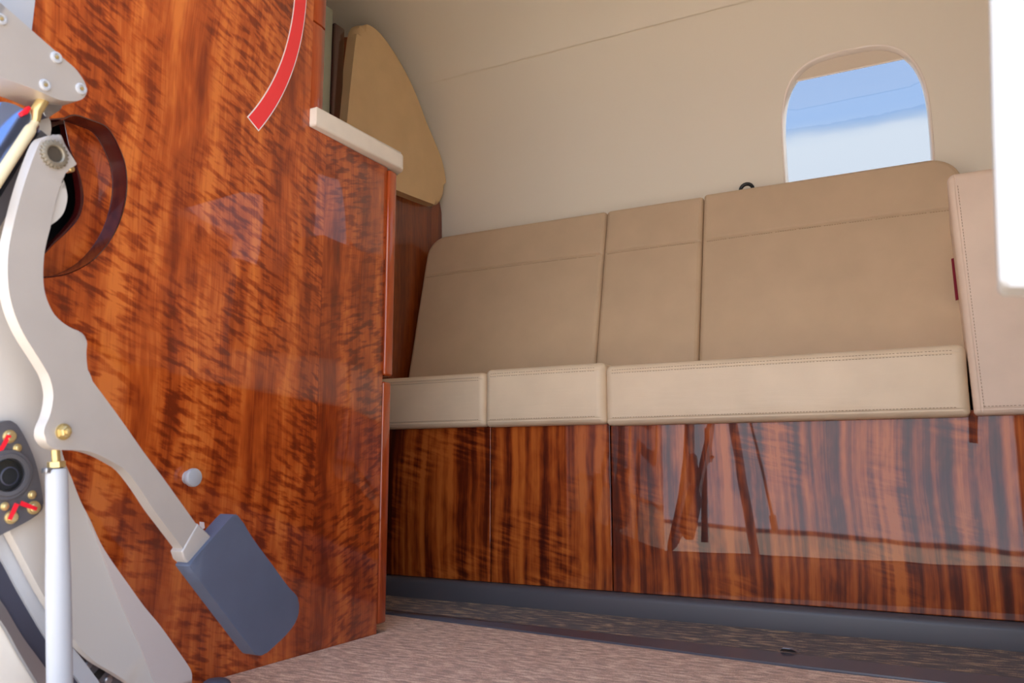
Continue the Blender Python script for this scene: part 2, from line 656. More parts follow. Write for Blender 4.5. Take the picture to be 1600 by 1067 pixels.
# sidewall and ceiling follow the fuselage section, swept along X
SIDE = [(1.885, 0.0), (1.90, .25), (1.912, .55), (1.915, .80), (1.912, .95), (1.900, 1.06), (1.874, 1.14), (1.832, 1.22), (1.776, 1.302), (1.745, 1.335)]
CEIL = [(1.767, 1.3005), (1.728, 1.350), (1.665, 1.396), (1.59, 1.43), (1.50, 1.455), (1.38, 1.474), (1.2, 1.487), (1.0, 1.487), (.8, 1.474), (.62, 1.445), (.50, 1.40), (.42, 1.33)]


def fine(prof, n=6):
    return smooth_poly(prof, closed=False, n=n)


def sweep(prof, x0, x1, thick):
    bm = bmesh.new()
    cyc = fine(prof)
    ring = []
    N = len(cyc)
    outer = []
    for i, (y, z) in enumerate(cyc):
        a = Vector(cyc[max(0, i - 1)]); b = Vector(cyc[min(N - 1, i + 1)])
        d = (b - a).normalized()
        outer.append((y + d.y * thick, z - d.x * thick))
    pts = cyc + list(reversed(outer))
    return prism([Vector((x0, y, z)) for y, z in pts], (x1 - x0, 0, 0))


wall = structure(fin('wall_back', sweep(SIDE, -2.0, XR, .035), M['liner']))
ceil = structure(fin('ceiling', sweep(CEIL, -2.0, XR, .03), M['liner']))


def side_y(z):
    p = fine(SIDE)
    for (y0, z0), (y1, z1) in zip(p, p[1:]):
        if z0 <= z <= z1:
            return y0 + (y1 - y0) * (z - z0) / (z1 - z0)
    return p[-1][0]


def win_outline(xc, zc, hw, hh, n=56, e=3.3):
    out = []
    for k in range(n):
        a = 2 * PI * k / n
        c, s = math.cos(a), math.sin(a)
        out.append((xc + hw * math.copysign(abs(c) ** (2 / e), c), zc + hh * math.copysign(abs(s) ** (2 / e), s)))
    return out


def make_window(n, xc, zc=.972, hw=.153, hh=.203):
    o = win_outline(xc, zc, hw, hh)
    cut(wall, prism([Vector((x, 1.70, z)) for x, z in o], (0, .4, 0)))
    # rim: rounded lip on the wall, reveal running out to the pane
    rings = []
    for (dr, dy) in ((.003, .0005), (.0026, -.0012), (.001, -.0022), (-.0015, -.0018), (-.0035, .001), (-.005, .007), (-.006, .014), (-.005, .020), (.0, .020)):
        q = win_outline(xc, zc, hw + dr, hh + dr)
        rings.append([Vector((x, side_y(z) + dy, z)) for x, z in q])
    bm = bmesh.new()
    rv = [[bm.verts.new(p) for p in r] for r in rings]
    for a, b in zip(rv, rv[1:]):
        for k in range(len(a)):
            j = (k + 1) % len(a)
            bm.faces.new((a[k], a[j], b[j], b[k]))
    root = structure(fin('window_%d' % n, bm, M['bezel'], origin=(xc, 1.90, zc - hh)))
    # pane: a curved sheet with thickness
    def sheet(outl, dy, th, zs=18):
        bm = bmesh.new()
        m = len(outl)
        cx = sum(p[0] for p in outl) / m; cz = sum(p[1] for p in outl) / m
        for d in (dy, dy + th):
            c = None
            prev = None
            for s in [i / 8 for i in range(1, 9)]:
                ring = [bm.verts.new(Vector((cx + (x - cx) * s, side_y(cz + (z - cz) * s) + d, cz + (z - cz) * s))) for x, z in outl]
                if prev is None:
                    bm.faces.new(ring)
                else:
                    for k in range(m):
                        j = (k + 1) % m
                        bm.faces.new((prev[k], prev[j], ring[j], ring[k]))
                prev = ring
            if d == dy:
                first = prev
        for k in range(m):
            j = (k + 1) % m
            bm.faces.new((first[k], first[j], prev[j], prev[k]))
        return bm
    fin('pane', sheet(win_outline(xc, zc, hw - .0045, hh - .0045), .0135, .003), M['pane'], root)
    # pulled-down edge of the shade across the top of the opening
    top = [p for p in win_outline(xc, zc, hw - .0055, hh - .0055, n=112) if p[1] >= zc + hh - .034]
    top.sort(key=lambda p: p[0])
    fin('shade', sheet(top, .007, .004), M['shade'], root)
    bm = tube([Vector((x, side_y(zc + hh - .034) + .008, zc + hh - .034)) for x in (top[0][0], xc, top[-1][0])], .002, 8)
    fin('shade_edge', bm, M['bezel'], root)
    return root


make_window(1, -.165)
make_window(2, .50)

# far end beyond the bulkhead and right end of the cabin
structure(fin('wall_left', box(-2.02, -1.99, .30, 1.95, 0, 1.5), M['liner'], smooth=False))
structure(fin('wall_right', box(XR, XR + .03, .30, 1.95, 0, 1.5), M['liner'], smooth=False))

# near side of the fuselage with the door opening
JX = .125
bm = box(-2.0, -.895, .33, .40, GZ + .45, 1.45)
merge(bm, box(JX, XR, .33, .40, -.35, 1.45))
merge(bm, box(-.895, JX, .33, .40, 1.14, 1.45))  # header set low, out of view, to dim the upper wall and ceiling
merge(bm, box(-.895, JX, .33, .40, -.35, -.012))
merge(bm, box(.075, JX, .385, .40, .50, 1.14))  # unseen jamb strip added to keep daylight off the sidewall's right end
structure(fin('wall_front', bm, M['skin'], smooth=False))

# ------------------------------------------------------------------ wooden bulkhead behind the divan's left end, with its padded upper panel
PADPX = [(541, 205), (548, 130), (556, 62), (560, 45), (568, 37), (585, 44), (602, 62), (622, 92), (640, 125), (655, 160), (666, 190), (680, 223), (691, 252), (697, 285), (696, 306), (687, 320), (672, 317), (640, 305), (612, 294), (570, 280), (536, 268)]
bulk_out = [(1.445, 0), (1.445, 1.29), (1.50, 1.318), (1.58, 1.318), (1.66, 1.27), (1.745, 1.19), (1.82, 1.11), (1.88, 1.04), (1.902, .98), (1.909, .85), (1.897, .3), (1.882, 0)]
part = empty('bulkhead', (XL, 1.65, 0), 'glossy wooden bulkhead with tan padded upper panel at the left end of the divan', 'bulkhead')
fin('wood_panel', prism([Vector((XL, y, z)) for y, z in bulk_out], (-.02, 0, 0)), M['wood_bulk'], part, smooth=False)
pp = smooth_poly(PADPX, n=3)
fin('padded_panel', prism(poly(pp, X=-1.222), (-.028, 0, 0), bev=.020, seg=7), M['leather_pad'], part, label='tan leather padded panel')
fin('edge_moulding', box(XL - .022, XL + .004, 1.4255, 1.462, 0, 1.318, .003), M['maroon'], part, label='dark maroon lacquered edge moulding')
fin('metal_channel', box(XL - .03, XL - .002, 1.392, 1.4245, 0, 1.35, .002), M['channel'], part, label='pale green-grey metal channel')

# ------------------------------------------------------------------ cabinet
CX = -.857
BM_Y = .97      # bookmatch line of the veneer
cab = empty('cabinet', (CX, BM_Y, 0), 'tall glossy figured-mahogany cabinet with a red arc sticker beside the door', 'cabinet')
face = [(.40, 0), (1.130, 0), (1.130, .791), (.9285, .791), (.9285, 1.46), (.40, 1.40)]
fp = fin('face_panel', prism([Vector((CX, y, z)) for y, z in face], (-.026, 0, 0), bev=.0012, seg=2), M['wood'], cab, smooth=False)
DPX = smooth_poly([(99, 184, 'c'), (116, 179), (144, 188), (163, 196), (175.5, 210.5), (186, 231), (194, 252), (198, 278), (197, 306), (191, 334), (180, 362), (163, 388), (141, 410), (112, 426), (84, 433), (40, 436, 'c'), (30, 190, 'c')], n=4)
cut(fp, prism([p + Vector((.02, 0, 0)) for p in poly(DPX, X=CX)], (-.06, 0, 0)))
# maroon lip lining the cut-out
lip = poly(DPX, X=CX)
bm = bmesh.new()
ctr = sum((Vector(p) for p in lip), Vector()) / len(lip)
prof = [(.000, .0012), (.0016, .0018), (.0022, .0), (.0014, -.023), (.0022, -.0245), (.006, -.0247)]
rv = []
for p in lip:
    d = (ctr - p); d.x = 0; d.normalize()
    rv.append([bm.verts.new(p + d * a + Vector((b, 0, 0))) for a, b in prof])
for i in range(len(rv)):
    a, b = rv[i], rv[(i + 1) % len(rv)]
    for k in range(len(prof) - 1):
        bm.faces.new((a[k], a[k + 1], b[k + 1], b[k]))
fin('opening_lip', bm, M['maroon'], cab, label='dark maroon lip of the hinge opening')
ip = fin('inset_panel', box(CX - .032, CX - .0245, .41, .70, .42, .72), M['wood'], cab, smooth=False)
HPX = smooth_poly([(88, 150, 'c'), (97, 184), (107, 232), (118, 264), (124, 293), (125, 315), (119, 337), (104, 357), (84, 377), (66, 396), (35, 410, 'c'), (35, 150, 'c')], n=4)
HX = CX - .0245
cut(ip, prism([p + Vector((.02, 0, 0)) for p in poly(HPX, X=HX)], (-.08, 0, 0)))
hp = poly(HPX, X=HX)
bm = bmesh.new()
ctr = sum((Vector(p) for p in hp), Vector()) / len(hp)
prof = [(-.004, .0008), (-.002, .002), (.0005, .0016), (.0012, -.002), (.001, -.0074)]
rv = []
for p in hp:
    d = (ctr - p); d.x = 0; d.normalize()
    rv.append([bm.verts.new(p + d * a + Vector((b, 0, 0))) for a, b in prof])
for i in range(len(rv)):
    a, b = rv[i], rv[(i + 1) % len(rv)]
    for k in range(len(prof) - 1):
        bm.faces.new((a[k], a[k + 1], b[k + 1], b[k]))
fin('slot_edging', bm, M['maroon'], cab, label='thin maroon edging round the black slot')
bm = box(-1.23, CX - .16, .41, 1.128, .0, .788)
merge(bm, box(-1.23, CX - .16, .41, .92, .789, 1.38))
fin('carcase', bm, M['dark'], cab, smooth=False)  # near-black, so the shade of the hollow behind the slot is in the colour
# the doors' thick front edges, seen end-on past the face panel
fin('door', box(-1.22, CX + .004, 1.1315, 1.1535, .424, .788, .004), M['wood_edge'], cab)
fin('door', box(-1.22, CX + .002, 1.1315, 1.1525, .018, .414, .004), M['wood_edge'], cab)


def upper_door(z0, z1):
    sec = [(CX - .20, .930), (CX - .002, .930), (CX - .001, .9315), (CX - .001, .950), (CX - .004, .962), (CX - .012, .971), (CX - .026, .977), (CX - .05, .979), (CX - .20, .979)]
    return prism([Vector((x, y, z0)) for x, y in sec], (0, 0, z1 - z0), bev=.0015, seg=2, both=True)


fin('door', upper_door(.8235, .968), M['wood_edge'], cab)
fin('door', upper_door(.9705, 1.40), M['wood_edge'], cab)

# red arc sticker on the face
O_ = [(478.7, -14), (478.7, 0), (475, 34), (468, 71), (458, 109), (443, 146), (426, 176), (403.7, 205.4)]
I_ = [(459.5, -14), (459.3, 0), (453, 45), (443, 82.5), (428, 120), (407.5, 153.7), (385.7, 182.6)]
oo = [Vector(q[:2]) for q in O_]; ii = [Vector(q[:2]) for q in I_]


def circ(pts):
    P = [at(p.x, p.y, X=CX) for p in (pts[1], pts[len(pts) // 2], pts[-1])]
    (ax, ay), (bx, by), (cx, cy) = [(p.y, p.z) for p in P]
    d = 2 * (ax * (by - cy) + bx * (cy - ay) + cx * (ay - by))
    ux = ((ax * ax + ay * ay) * (by - cy) + (bx * bx + by * by) * (cy - ay) + (cx * cx + cy * cy) * (ay - by)) / d
    uy = ((ax * ax + ay * ay) * (cx - bx) + (bx * bx + by * by) * (ax - cx) + (cx * cx + cy * cy) * (bx - ax)) / d
    return ux, uy, math.hypot(ax - ux, ay - uy), math.atan2(cy - uy, cx - ux)


uo, vo, ro, ao = circ(oo)
ui, vi, ri, ai = circ(ii)


def arc_band(shrink, x, t):
    n = 40
    o = [(uo + (ro - shrink) * math.cos(ao + shrink / ro + k / n * 1.25), vo + (ro - shrink) * math.sin(ao + shrink / ro + k / n * 1.25)) for k in range(n + 1)]
    i = [(ui + (ri + shrink) * math.cos(ai + shrink / ri + k / n * 1.25), vi + (ri + shrink) * math.sin(ai + shrink / ri + k / n * 1.25)) for k in range(n + 1)]
    bm = bmesh.new()
    rows = []
    for (a, b) in zip(o, i):
        rows.append([bm.verts.new((x, a[0], a[1])), bm.verts.new((x, b[0], b[1])), bm.verts.new((x - t, a[0], a[1])), bm.verts.new((x - t, b[0], b[1]))])
    for p, q in zip(rows, rows[1:]):
        bm.faces.new((p[0], q[0], q[1], p[1]))
        bm.faces.new((p[2], p[3], q[3], q[2]))
        bm.faces.new((p[0], p[2], q[2], q[0]))
        bm.faces.new((p[1], q[1], q[3], p[3]))
    for r in (rows[0], rows[-1]):
        bm.faces.new((r[0], r[1], r[3], r[2]))
    return bm


stk = fin('arc_sticker', arc_band(0, CX + .0006, .0005), M['white_border'], cab, smooth=False, label='curved red warning sticker with white border')
fin('red_field', arc_band(.0018, CX + .0009, .0003), M['red'], stk, smooth=False)
# round bumper knob
kp = at(293, 746, X=CX)
fin('bumper_knob', lathe(kp, (1, 0, 0), [(.0085, 0), (.0085, .006), (.0108, .0065), (.0115, .008), (.0115, .012), (.0108, .0135), (.009, .0142), (0, .0144)]), M['metal_white'], cab, label='round white bumper knob')
# two tiny white marks low on the face
bm = prism(poly([(312, 815), (319, 816), (320, 825), (316, 827), (312, 824)], X=CX + .0005), (-.0004, 0, 0))
for x0 in (320.5, 323, 325.5, 328):
    merge(bm, prism(poly([(x0, 831), (x0 + 1.6, 831.4), (x0 + 1.6, 835), (x0, 834.6)], X=CX + .0005), (-.0004, 0, 0)))
fin('marking', bm, M['white_border'], cab, smooth=False, label='tiny white printed mark')

# ------------------------------------------------------------------ worktop on the cabinet's lower half
ct = [(-1.24, .9295), (CX + .014, .9295), (CX + .014, 1.150)]
for k in range(1, 7):
    a = k / 6 * PI / 2
    ct.append((CX + .014 - .022 + .022 * math.cos(a), 1.150 + .022 * math.sin(a)))
ct.append((-1.24, 1.172))
o = fin('worktop', prism([Vector((x, y, .8235)) for x, y in ct], (0, 0, -.031), bev=.005, seg=4, both=True), M['worktop'])
tag(o, 'white worktop slab with a rounded corner on the mahogany cabinet', 'worktop')

# ------------------------------------------------------------------ carpet and edging strip
e0, e1 = at(601, 963, Z=0), at(1380, 1066.5, Z=0)
s0, s1 = at(601, 953.5, Z=.005), at(1600, 1063, Z=.005)


def line_y(a, b, x):
    return a.y + (b.y - a.y) * (x - a.x) / (b.x - a.x)


bm = prism([Vector((CX + .001, .405, .0)), Vector((XR - .02, .405, .0)), Vector((XR - .02, 1.205, 0)), Vector((-.2, line_y(e0, e1, -.2) - .001, .0)), Vector((-1.24, line_y(e0, e1, -1.24) - .001, .0)), Vector((-1.24, 1.156, 0)), Vector((CX + .001, 1.156, 0))], (0, 0, .004))
o = fin('entry_carpet', bm, M['carpet_light'], smooth=False)
tag(o, 'light pinkish-brown entry carpet between the door and the black edging strip', 'carpet')
xa, xb = -1.24, XR - .02
xs = [xa, -.9, -.6, -.3, 0, xb]
ya = lambda x: min(1.30, max(line_y(e0, e1, x), 1.2)) if x < 0 else 1.205
yb = lambda x: line_y(s0, s1, x) if x < .1 else 1.297
pts = [Vector((x, ya(x), 0)) for x in xs] + [Vector((x, yb(x), 0)) for x in reversed(xs)]
bm = prism([p + Vector((0, 0, .007)) for p in pts], (0, 0, -.007), bev=.003, seg=3)
strip = structure(fin('trim_1', bm, M['track'], origin=(-.3, 1.25, 0)))
cp = at(1226, 1026, Z=.006)
bm = prism([Vector((cp.x - .013, 1.292, .007)), Vector((cp.x - .007, 1.284, .013)), Vector((cp.x + .005, 1.284, .013)), Vector((cp.x + .014, 1.292, .007))], (0, .010, 0), bev=.001)
fin('clip', bm, M['steel'], strip, label='small shiny metal clip')

# ------------------------------------------------------------------ divan
DY = 1.508
DR = .80
div = empty('divan', (-.597, DY, 0), 'three-section tan leather divan on a glossy striped-mahogany base under the oval window', 'sofa')
J1, J2 = -.861, -.597
for a, b in ((-1.24, J1 - .0011), (J1 + .0011, J2 - .0011), (J2 + .0011, DR)):
    fin('base_panel', box(a, b, DY, DY + .018, .0405, .36, .0012, 2), M['ribbon'], div, smooth=False)
fin('carcase', box(-1.24, DR, DY + .019, 1.87, .001, .36), M['dark'], div, smooth=False)
sec = [(DY + .018, 0), (1.489, 0), (1.4885, .028), (1.490, .034), (1.495, .038), (1.503, .0395), (DY + .018, .0395)]
fin('plinth', prism([Vector((-1.24, y, z)) for y, z in sec], (DR + 1.24, 0, 0)), M['plinth'], div, label='dark grey plinth with rounded top')
# seat cushions
CY = 1.4855
CT = .055


def seat_cushion(x0, x1, z0, z1, y, re, seed, bul):
    w, h = x1 - x0, z1 - z0
    d = .29
    bm = pad((x0, y + d, z0), (1, 0, 0), (0, 0, 1), (0, -1, 0), w, h, d, re=re, rc=(.008, .008, .012, .012), bulge=bul, wr=.0007, seed=seed,
             grooves=[('y', h - .0135, .0016, .0013), ('y', .0115, .0013, .0013)])
    c = fin('seat_cushion', bm, M['leather_cream'], div, angle=60)
    for zz in (h - .0165, h - .0105, .0145):
        sb = bmesh.new()
        depth = 0
        dd = min(zz, h - zz)
        if dd < re:
            depth = re - math.sqrt(max(0, re * re - (re - dd) ** 2))
        b4 = bul * max(0, 1 - (2 * zz / h - 1) ** 4)
        n = 14
        path = []
        for k in range(n + 1):
            x = re + (w - 2 * re) * k / n
            bb = b4 * max(0, 1 - (2 * x / w - 1) ** 4)
            path.append((x0 + x, y + depth - bb - .0002, z0 + zz))
        stitches(sb, path, (0, -1, .0))
        fin('stitching', sb, M['stitch'], c, smooth=False)


seat_cushion(-1.24, -.8655, .353, .4655, CY, .012, 1, .003)
seat_cushion(-.8645, -.5985, .352, .471, CY - .002, .016, 2, .005)
seat_cushion(-.5975, .0135, .3485, .464, CY - .003, .016, 3, .006)
# backrests, leaning back
B0, B1 = Vector((0, 1.716, .42)), Vector((0, 1.822, .886))
bu = (B1 - B0).normalized()
bn = Vector((0, -bu.z, bu.y))
H = (B1 - B0).length
gv = (.7735 - .42) / bu.z
for i, (x0, x1, rc) in enumerate(((-1.238, -.7215, (.004, .004, .010, .055)), (-.7205, -.4845, (.004, .004, .008, .010)), (-.4835, .036, (.004, .004, .060, .008)))):
    w = x1 - x0
    top = (0, 0, .004)[i]
    bm = pad(Vector((x0, B0.y, B0.z)) - bn * .055, (1, 0, 0), bu, bn, w, H + top, .055, re=.011, rc=rc, bulge=.004, seed=10 + i, wr=.0003, nx=50, ny=36,
             grooves=[('y', gv, .0035, .0022), ('x', w - .006, .0008, .0012)])
    c = fin('backrest', bm, M['leather'], div, angle=60)
    sb = bmesh.new()
    vv = gv - .006
    stitches(sb, [Vector((x0 + .012 + (w - .024) * k / 10, B0.y, B0.z)) + bu * vv + bn * (.0005 + .004 * max(0, 1 - (2 * (.012 + (w - .024) * k / 10) / w - 1) ** 4)) for k in range(11)], bn)
    fin('stitching', sb, M['stitch'], c, smooth=False)
# armrest at the right end
ax0 = .0185
ah = .733 - .350
bm = pad((ax0, CY + .30, .350), (1, 0, 0), (0, 0, 1), (0, -1, 0), .40, ah + .012, .30, re=.012, rc=(.006, .006, .014, .014), bulge=.003, shear=-.030, seed=21, wr=.0003,
         grooves=[('x', .011, .0014, .0012), ('y', .010, .0012, .0012)])
arm_ = fin('armrest', bm, M['leather_arm'], div, angle=60, label='pale leather arm with stitched front edge')
sb = bmesh.new()
stitches(sb, [(ax0 + .0145 - .030 * (.012 + (ah - .02) * k / 10), CY - .0008, .350 + .012 + (ah - .02) * k / 10) for k in range(11)], (0, -1, 0))
fin('stitching', sb, M['stitch'], arm_, smooth=False)
sb = bmesh.new()
stitches(sb, [(ax0 + .014 + .37 * k / 8, CY - .0008, .350 + .0135) for k in range(9)], (0, -1, 0))
fin('stitching', sb, M['stitch'], arm_, smooth=False)

# black strap loop behind the backrest's top edge, red webbing by the arm
hk = at(1166, 290, Y=1.85)
pth = [Vector((hk.x + .014 * math.cos(a), 1.853, .893 + .014 * math.sin(a))) for a in [R(200 - 22 * k) for k in range(11)]]
o = fin('strap_loop', tube(pth, .0042, 10), M['black'])
tag(o, 'small black strap loop peeking over the backrest left of the window', 'loop')
t0, t1 = at(1489, 404, Y=1.735), at(1494, 468, Y=1.725)
bm = prism([Vector((t0.x - .003, t0.y, t0.z)), Vector((t0.x + .005, t0.y, t0.z + .002)), Vector((t1.x + .006, t1.y, t1.z)), Vector((t1.x - .001, t1.y, t1.z - .002))], (0, .010, .002), bev=.001)
o = fin('webbing_tab', bm, M['red_strap'])
tag(o, 'dark red webbing tab tucked between backrest and armrest', 'strap')

# ------------------------------------------------------------------ door hinge mechanism at the left
# lining panels
LX = -.75
LP = [(-60, 240, 'c'), (20, 240, 'c'), (50, 420), (80, 620), (98, 710), (112, 747), (126, 783), (141, 812), (157, 848), (175, 877), (200, 912), (225, 947), (250, 977), (275, 1012), (295, 1041), (300, 1054), (299, 1075, 'c'), (215, 1075, 'c'), (175, 1050), (150, 1035), (125, 1012), (114, 997), (90, 965), (65, 925), (37, 872), (15, 830), (0, 800, 'c'), (-60, 700, 'c')]
lin = fin('door_lining', prism(poly(smooth_poly(LP, n=3), X=LX), (-.012, 0, 0), bev=.002, seg=3), M['panel_white'])
tag(lin, 'off-white moulded lining panel of the open door behind the hinge arm', 'panel')
SP = [(136, 806), (157, 848), (175, 877), (200, 912), (225, 947), (250, 977), (275, 1012), (295, 1041), (300, 1054), (299, 1075, 'c'), (245, 1075, 'c'), (220, 1012), (200, 967), (180, 920), (162.5, 872)]
fin('edge_piece', prism(poly(smooth_poly(SP, n=3), X=LX + .0018), (-.0015, 0, 0), bev=.0006, seg=2), M['panel_white2'], lin, label='warmer tinted edge piece of the lining')
# curved rails and rubber seal below it
def band(up, lo, x, t, bev=.001, n=4):
    u = smooth_poly(up, closed=False, n=n)
    l = smooth_poly(lo, closed=False, n=n)
    return prism(poly(u + list(reversed(l)), X=x), (-t, 0, 0), bev=bev, seg=2)


sl = empty('door_seal', at(60, 1000, X=-.765), 'curved door edge with pale rails and a slate rubber seal at the bottom left corner', 'door seal')
fin('upper_rail', band([(-40, 770), (10, 832), (35, 890), (66, 945), (95, 988), (125, 1025), (160, 1072)], [(-40, 815), (0, 870), (30, 925), (68, 990), (95, 1030), (118, 1058), (130, 1075)], -.7635, .006), M['metal_white'], sl)
fin('rubber_seal', band([(-40, 815), (0, 868), (30, 923), (68, 988), (95, 1028), (118, 1056), (130, 1075)], [(-40, 900), (0, 938), (35, 995), (70, 1043), (92, 1080)], -.7670, .008), M['seal'], sl, label='slate coloured rubber seal strip')
fin('lower_rail', band([(-40, 900), (0, 937), (35, 994), (70, 1042), (92, 1082)], [(-40, 930), (0, 968), (35, 1028), (64, 1075)], -.7635, .006), M['steel'], sl, label='grey metal lower rail')
fin('outer_skin', band([(-60, 900), (0, 966), (35, 1026), (64, 1075)], [(-60, 1085), (0, 1085), (30, 1085), (64, 1085)], -.7710, .008), M['worktop'], sl, label='white outer door skin')
fin('bracket_plate', band([(60, 925), (90, 965), (114, 995), (150, 1033), (205, 1072)], [(40, 925), (66, 950), (95, 992), (125, 1030), (165, 1075)], -.7715, .006), M['gun'], sl, label='grey bracket plate with bolts')
for q in ((137, 1038), (168, 1062)):
    p = at(*q, X=-.7715)
    fin('bolt', lathe(p, (1, 0, 0), [(.0042, -.002), (.0042, .002), (.0032, .003), (0, .0032)], 16), M['steel'], sl)
fin('gap_spacer', prism(poly([(158, 1042), (166, 1048), (155, 1062), (146, 1054)], X=-.7708), (-.002, 0, 0)), M['black'], sl)
# bearing plate
BX = -.74
PL = [(-45, 690), (-20, 668), (0, 660), (11, 657), (22, 659), (34, 674), (48, 702), (58, 730), (65, 764), (68, 786), (66, 797), (56, 806), (40, 816), (11, 831), (-10, 841), (-45, 850)]
bp_c = at(11, 744, X=BX)
bpl = empty('bearing_plate', bp_c, 'dark grey bearing plate with gold bolts and red paint stripes at the left edge', 'bearing plate')
fin('plate', prism(poly(smooth_poly(PL, n=3), X=BX), (-.012, 0, 0), bev=.0015, seg=3), M['gun'], bpl)
mm_px = (at(12, 744, X=BX) - at(11, 744, X=BX)).length


def disc(q, rpx, prof, mat, name, parent, x=BX, seg=32, teeth=None, label=None):
    c = at(*q, X=x)
    s = (at(q[0], q[1] + 1, X=x) - c).length * rpx
    return fin(name, lathe(c, (1, 0, 0), [(r * s, hh) for r, hh in prof], seg, teeth), mat, parent, label=label)


disc((10, 742), 40, [(1., 0), (1., .002), (.96, .003), (.86, .003), (.82, .0045), (.66, .0045), (.62, .003), (.6, -.003)], M['gun'], 'bearing_ring', bpl)
disc((10, 742), 25, [(1., -.001), (1., .001), (.94, .0015), (.9, -.004), (.86, -.010), (0, -.0102)], M['black'], 'bore', bpl, x=BX + .004)
disc((14, 744), 15, [(1., -.004), (1., .001), (.86, .0018), (.8, -.003), (0, -.0032)], M['seal'], 'bush', bpl, x=BX + .002)
BIG = [(14, 682), (52, 793), (17, 808)]
for q in BIG:
    disc(q, 10.5, [(1., 0), (1., .0012), (.8, .0016), (.78, .004), (.6, .005), (0, .0052)], M['gold'], 'bolt', bpl, seg=24)
for q in ((26.5, 700), (49.5, 773), (7, 791)):
    disc(q, 6.8, [(1., 0), (1., .001), (.72, .0014), (.7, .0026), (.5, .0032), (0, .0033)], M['gold'], 'rivet', bpl, seg=20)
for q in (((15, 680), (-1, 709)), ((33, 786), (58, 795)), ((27, 787), (16, 812))):
    a, b = at(*q[0], X=BX + .0056), at(*q[1], X=BX + .0052 if q[1][0] > 5 else BX + .001)
    d = (b - a).normalized()
    s = Vector((1, 0, 0)).cross(d) * .0020
    fin('paint_stripe', prism([a + s, b + s * .7, b - s * .9, a - s], (-.0012, 0, 0)), M['red_mark'], bpl, smooth=False, label='red torque paint stripe')
# vertical support tube with its clevis
TX = -.705
tA, tB = at(88.5, 735, X=TX), at(94.2, 1120, X=TX)
tb = empty('support_tube', tB, 'white upright support tube hanging from the hinge arm in front of the lining', 'tube')
r0 = (at(105, 760, X=TX) - at(71, 760, X=TX)).length / 2 * .96
ax = (tB - tA)
fin('tube', tube([tA - ax * .008, tA, tA + ax * .02, tA + ax * .3, tA + ax * .45, tB + ax * .05], [r0 * .8, r0 * .9, r0 * .93, r0 * .98, r0 * 1.06, r0 * 1.08], 28), M['metal_white'], tb)
cA = at(86.5, 700, X=TX)
fin('clevis', tube([cA, cA.lerp(tA, .55), tA], [.0038, .0038, .0036], 14), M['gold'], tb, label='small brass clevis')
fin('lock_nut', lathe(cA.lerp(tA, .75), ax.normalized(), [(.0075, -.003), (.0075, .002), (.005, .003), (0, .003)], 6), M['gold'], tb)
fin('clevis_bracket', box(cA.x - .004, cA.x + .004, cA.y - .009, cA.y + .011, cA.z - .022, cA.z - .017, .001), M['steel'], tb)
# hinge arm
AX = -.685
AP = [(83, 212), (96, 211), (103, 232, 'c'), (109, 239, 'c'), (118, 253), (119.5, 258), (105, 266), (98, 283, 'c'), (94, 291), (84, 326), (79, 354), (73, 377), (69, 399), (67.5, 430), (70.3, 458), (81.5, 486), (95.6, 502), (112.5, 513), (126.5, 518.5), (133.5, 525.5), (136, 536), (135, 552), (136.4, 572), (140.6, 589), (157, 612), (180, 643), (202, 674), (225, 707), (253, 744), (281, 783), (309, 822), (319, 834), (331, 840, 'c'),
      (296, 881, 'c'), (291, 867), (285, 856), (261, 824), (239, 794.6), (219, 764), (197, 735.6), (180, 724), (157, 711.7), (135, 704.6), (112.5, 702.7), (95.6, 703), (84, 700.4), (74.5, 693), (69, 682), (70, 668), (77.3, 651), (82, 631), (83, 612), (77.3, 589), (67.5, 571), (53, 548), (36.5, 521), (22.5, 489), (14, 455), (11.8, 419), (14, 385), (19.7, 357), (28, 323), (36.5, 292), (45, 266), (53, 244), (62, 223), (71, 213)]
arm = empty('airstair_linkage', at(402, 1020, X=AX), 'curved pale metal door-hinge arm with a slate rubber boot in front of the cabinet', 'hinge arm')
fin('casting', prism(poly(smooth_poly(AP, n=3), X=AX), (-.014, 0, 0), bev=.0016, seg=3), M['metal'], arm)
# raised collar at the boot's mouth
fin('collar', prism(poly([(310, 818), (330, 838), (333, 843), (298, 883), (288, 874), (284, 862)], X=AX + .0012), (-.016, 0, 0), bev=.002, seg=3), M['metal'], arm)
WP = [(100, 281, 'c'), (105, 303), (104, 318), (99, 333), (90, 344), (79, 352, 'c'), (84, 326, 'c'), (92, 296, 'c')]
fin('rear_web', prism(poly(smooth_poly(WP, n=3), X=AX - .006), (-.006, 0, 0), bev=.0006), M['panel_white'], arm)
GP = (83.5, 241.5)
gc = at(*GP, X=AX)
gs = (at(83.5, 242.5, X=AX) - gc).length
fin('splined_bush', lathe(gc, (1, 0, 0), [(22.5 * gs, -.001), (22.5 * gs, .0024), (18.5 * gs, .0034), (14 * gs, .0036), (12.2 * gs, .0026), (11.6 * gs, -.008)], 88, teeth=(0, 1, .89)), M['bush'], arm, label='toothed steel bush')
fin('bush_bore', lathe(gc, (1, 0, 0), [(11.7 * gs, .0012), (11 * gs, .0002), (10.6 * gs, -.006), (0, -.0065)], 40), M['bore'], arm)
disc((98.5, 674.5), 11, [(1., 0), (1., .0016), (.96, .002), (.84, .002), (.82, .0055), (.7, .0065), (.46, .0066), (.42, .009), (.2, .0095), (0, .0095)], M['gold'], 'bolt', arm, x=AX, seg=6, label='brass hexagon bolt')
disc((98.5, 674.5), 13, [(1., 0), (1., .001), (.7, .0012), (0, .0012)], M['gold'], 'washer', arm, x=AX, seg=28)
disc((110, 264), 5, [(1., -.006), (1., .002), (.6, .003), (0, .003)], M['gold'], 'pin', arm, x=AX - .008, seg=18)
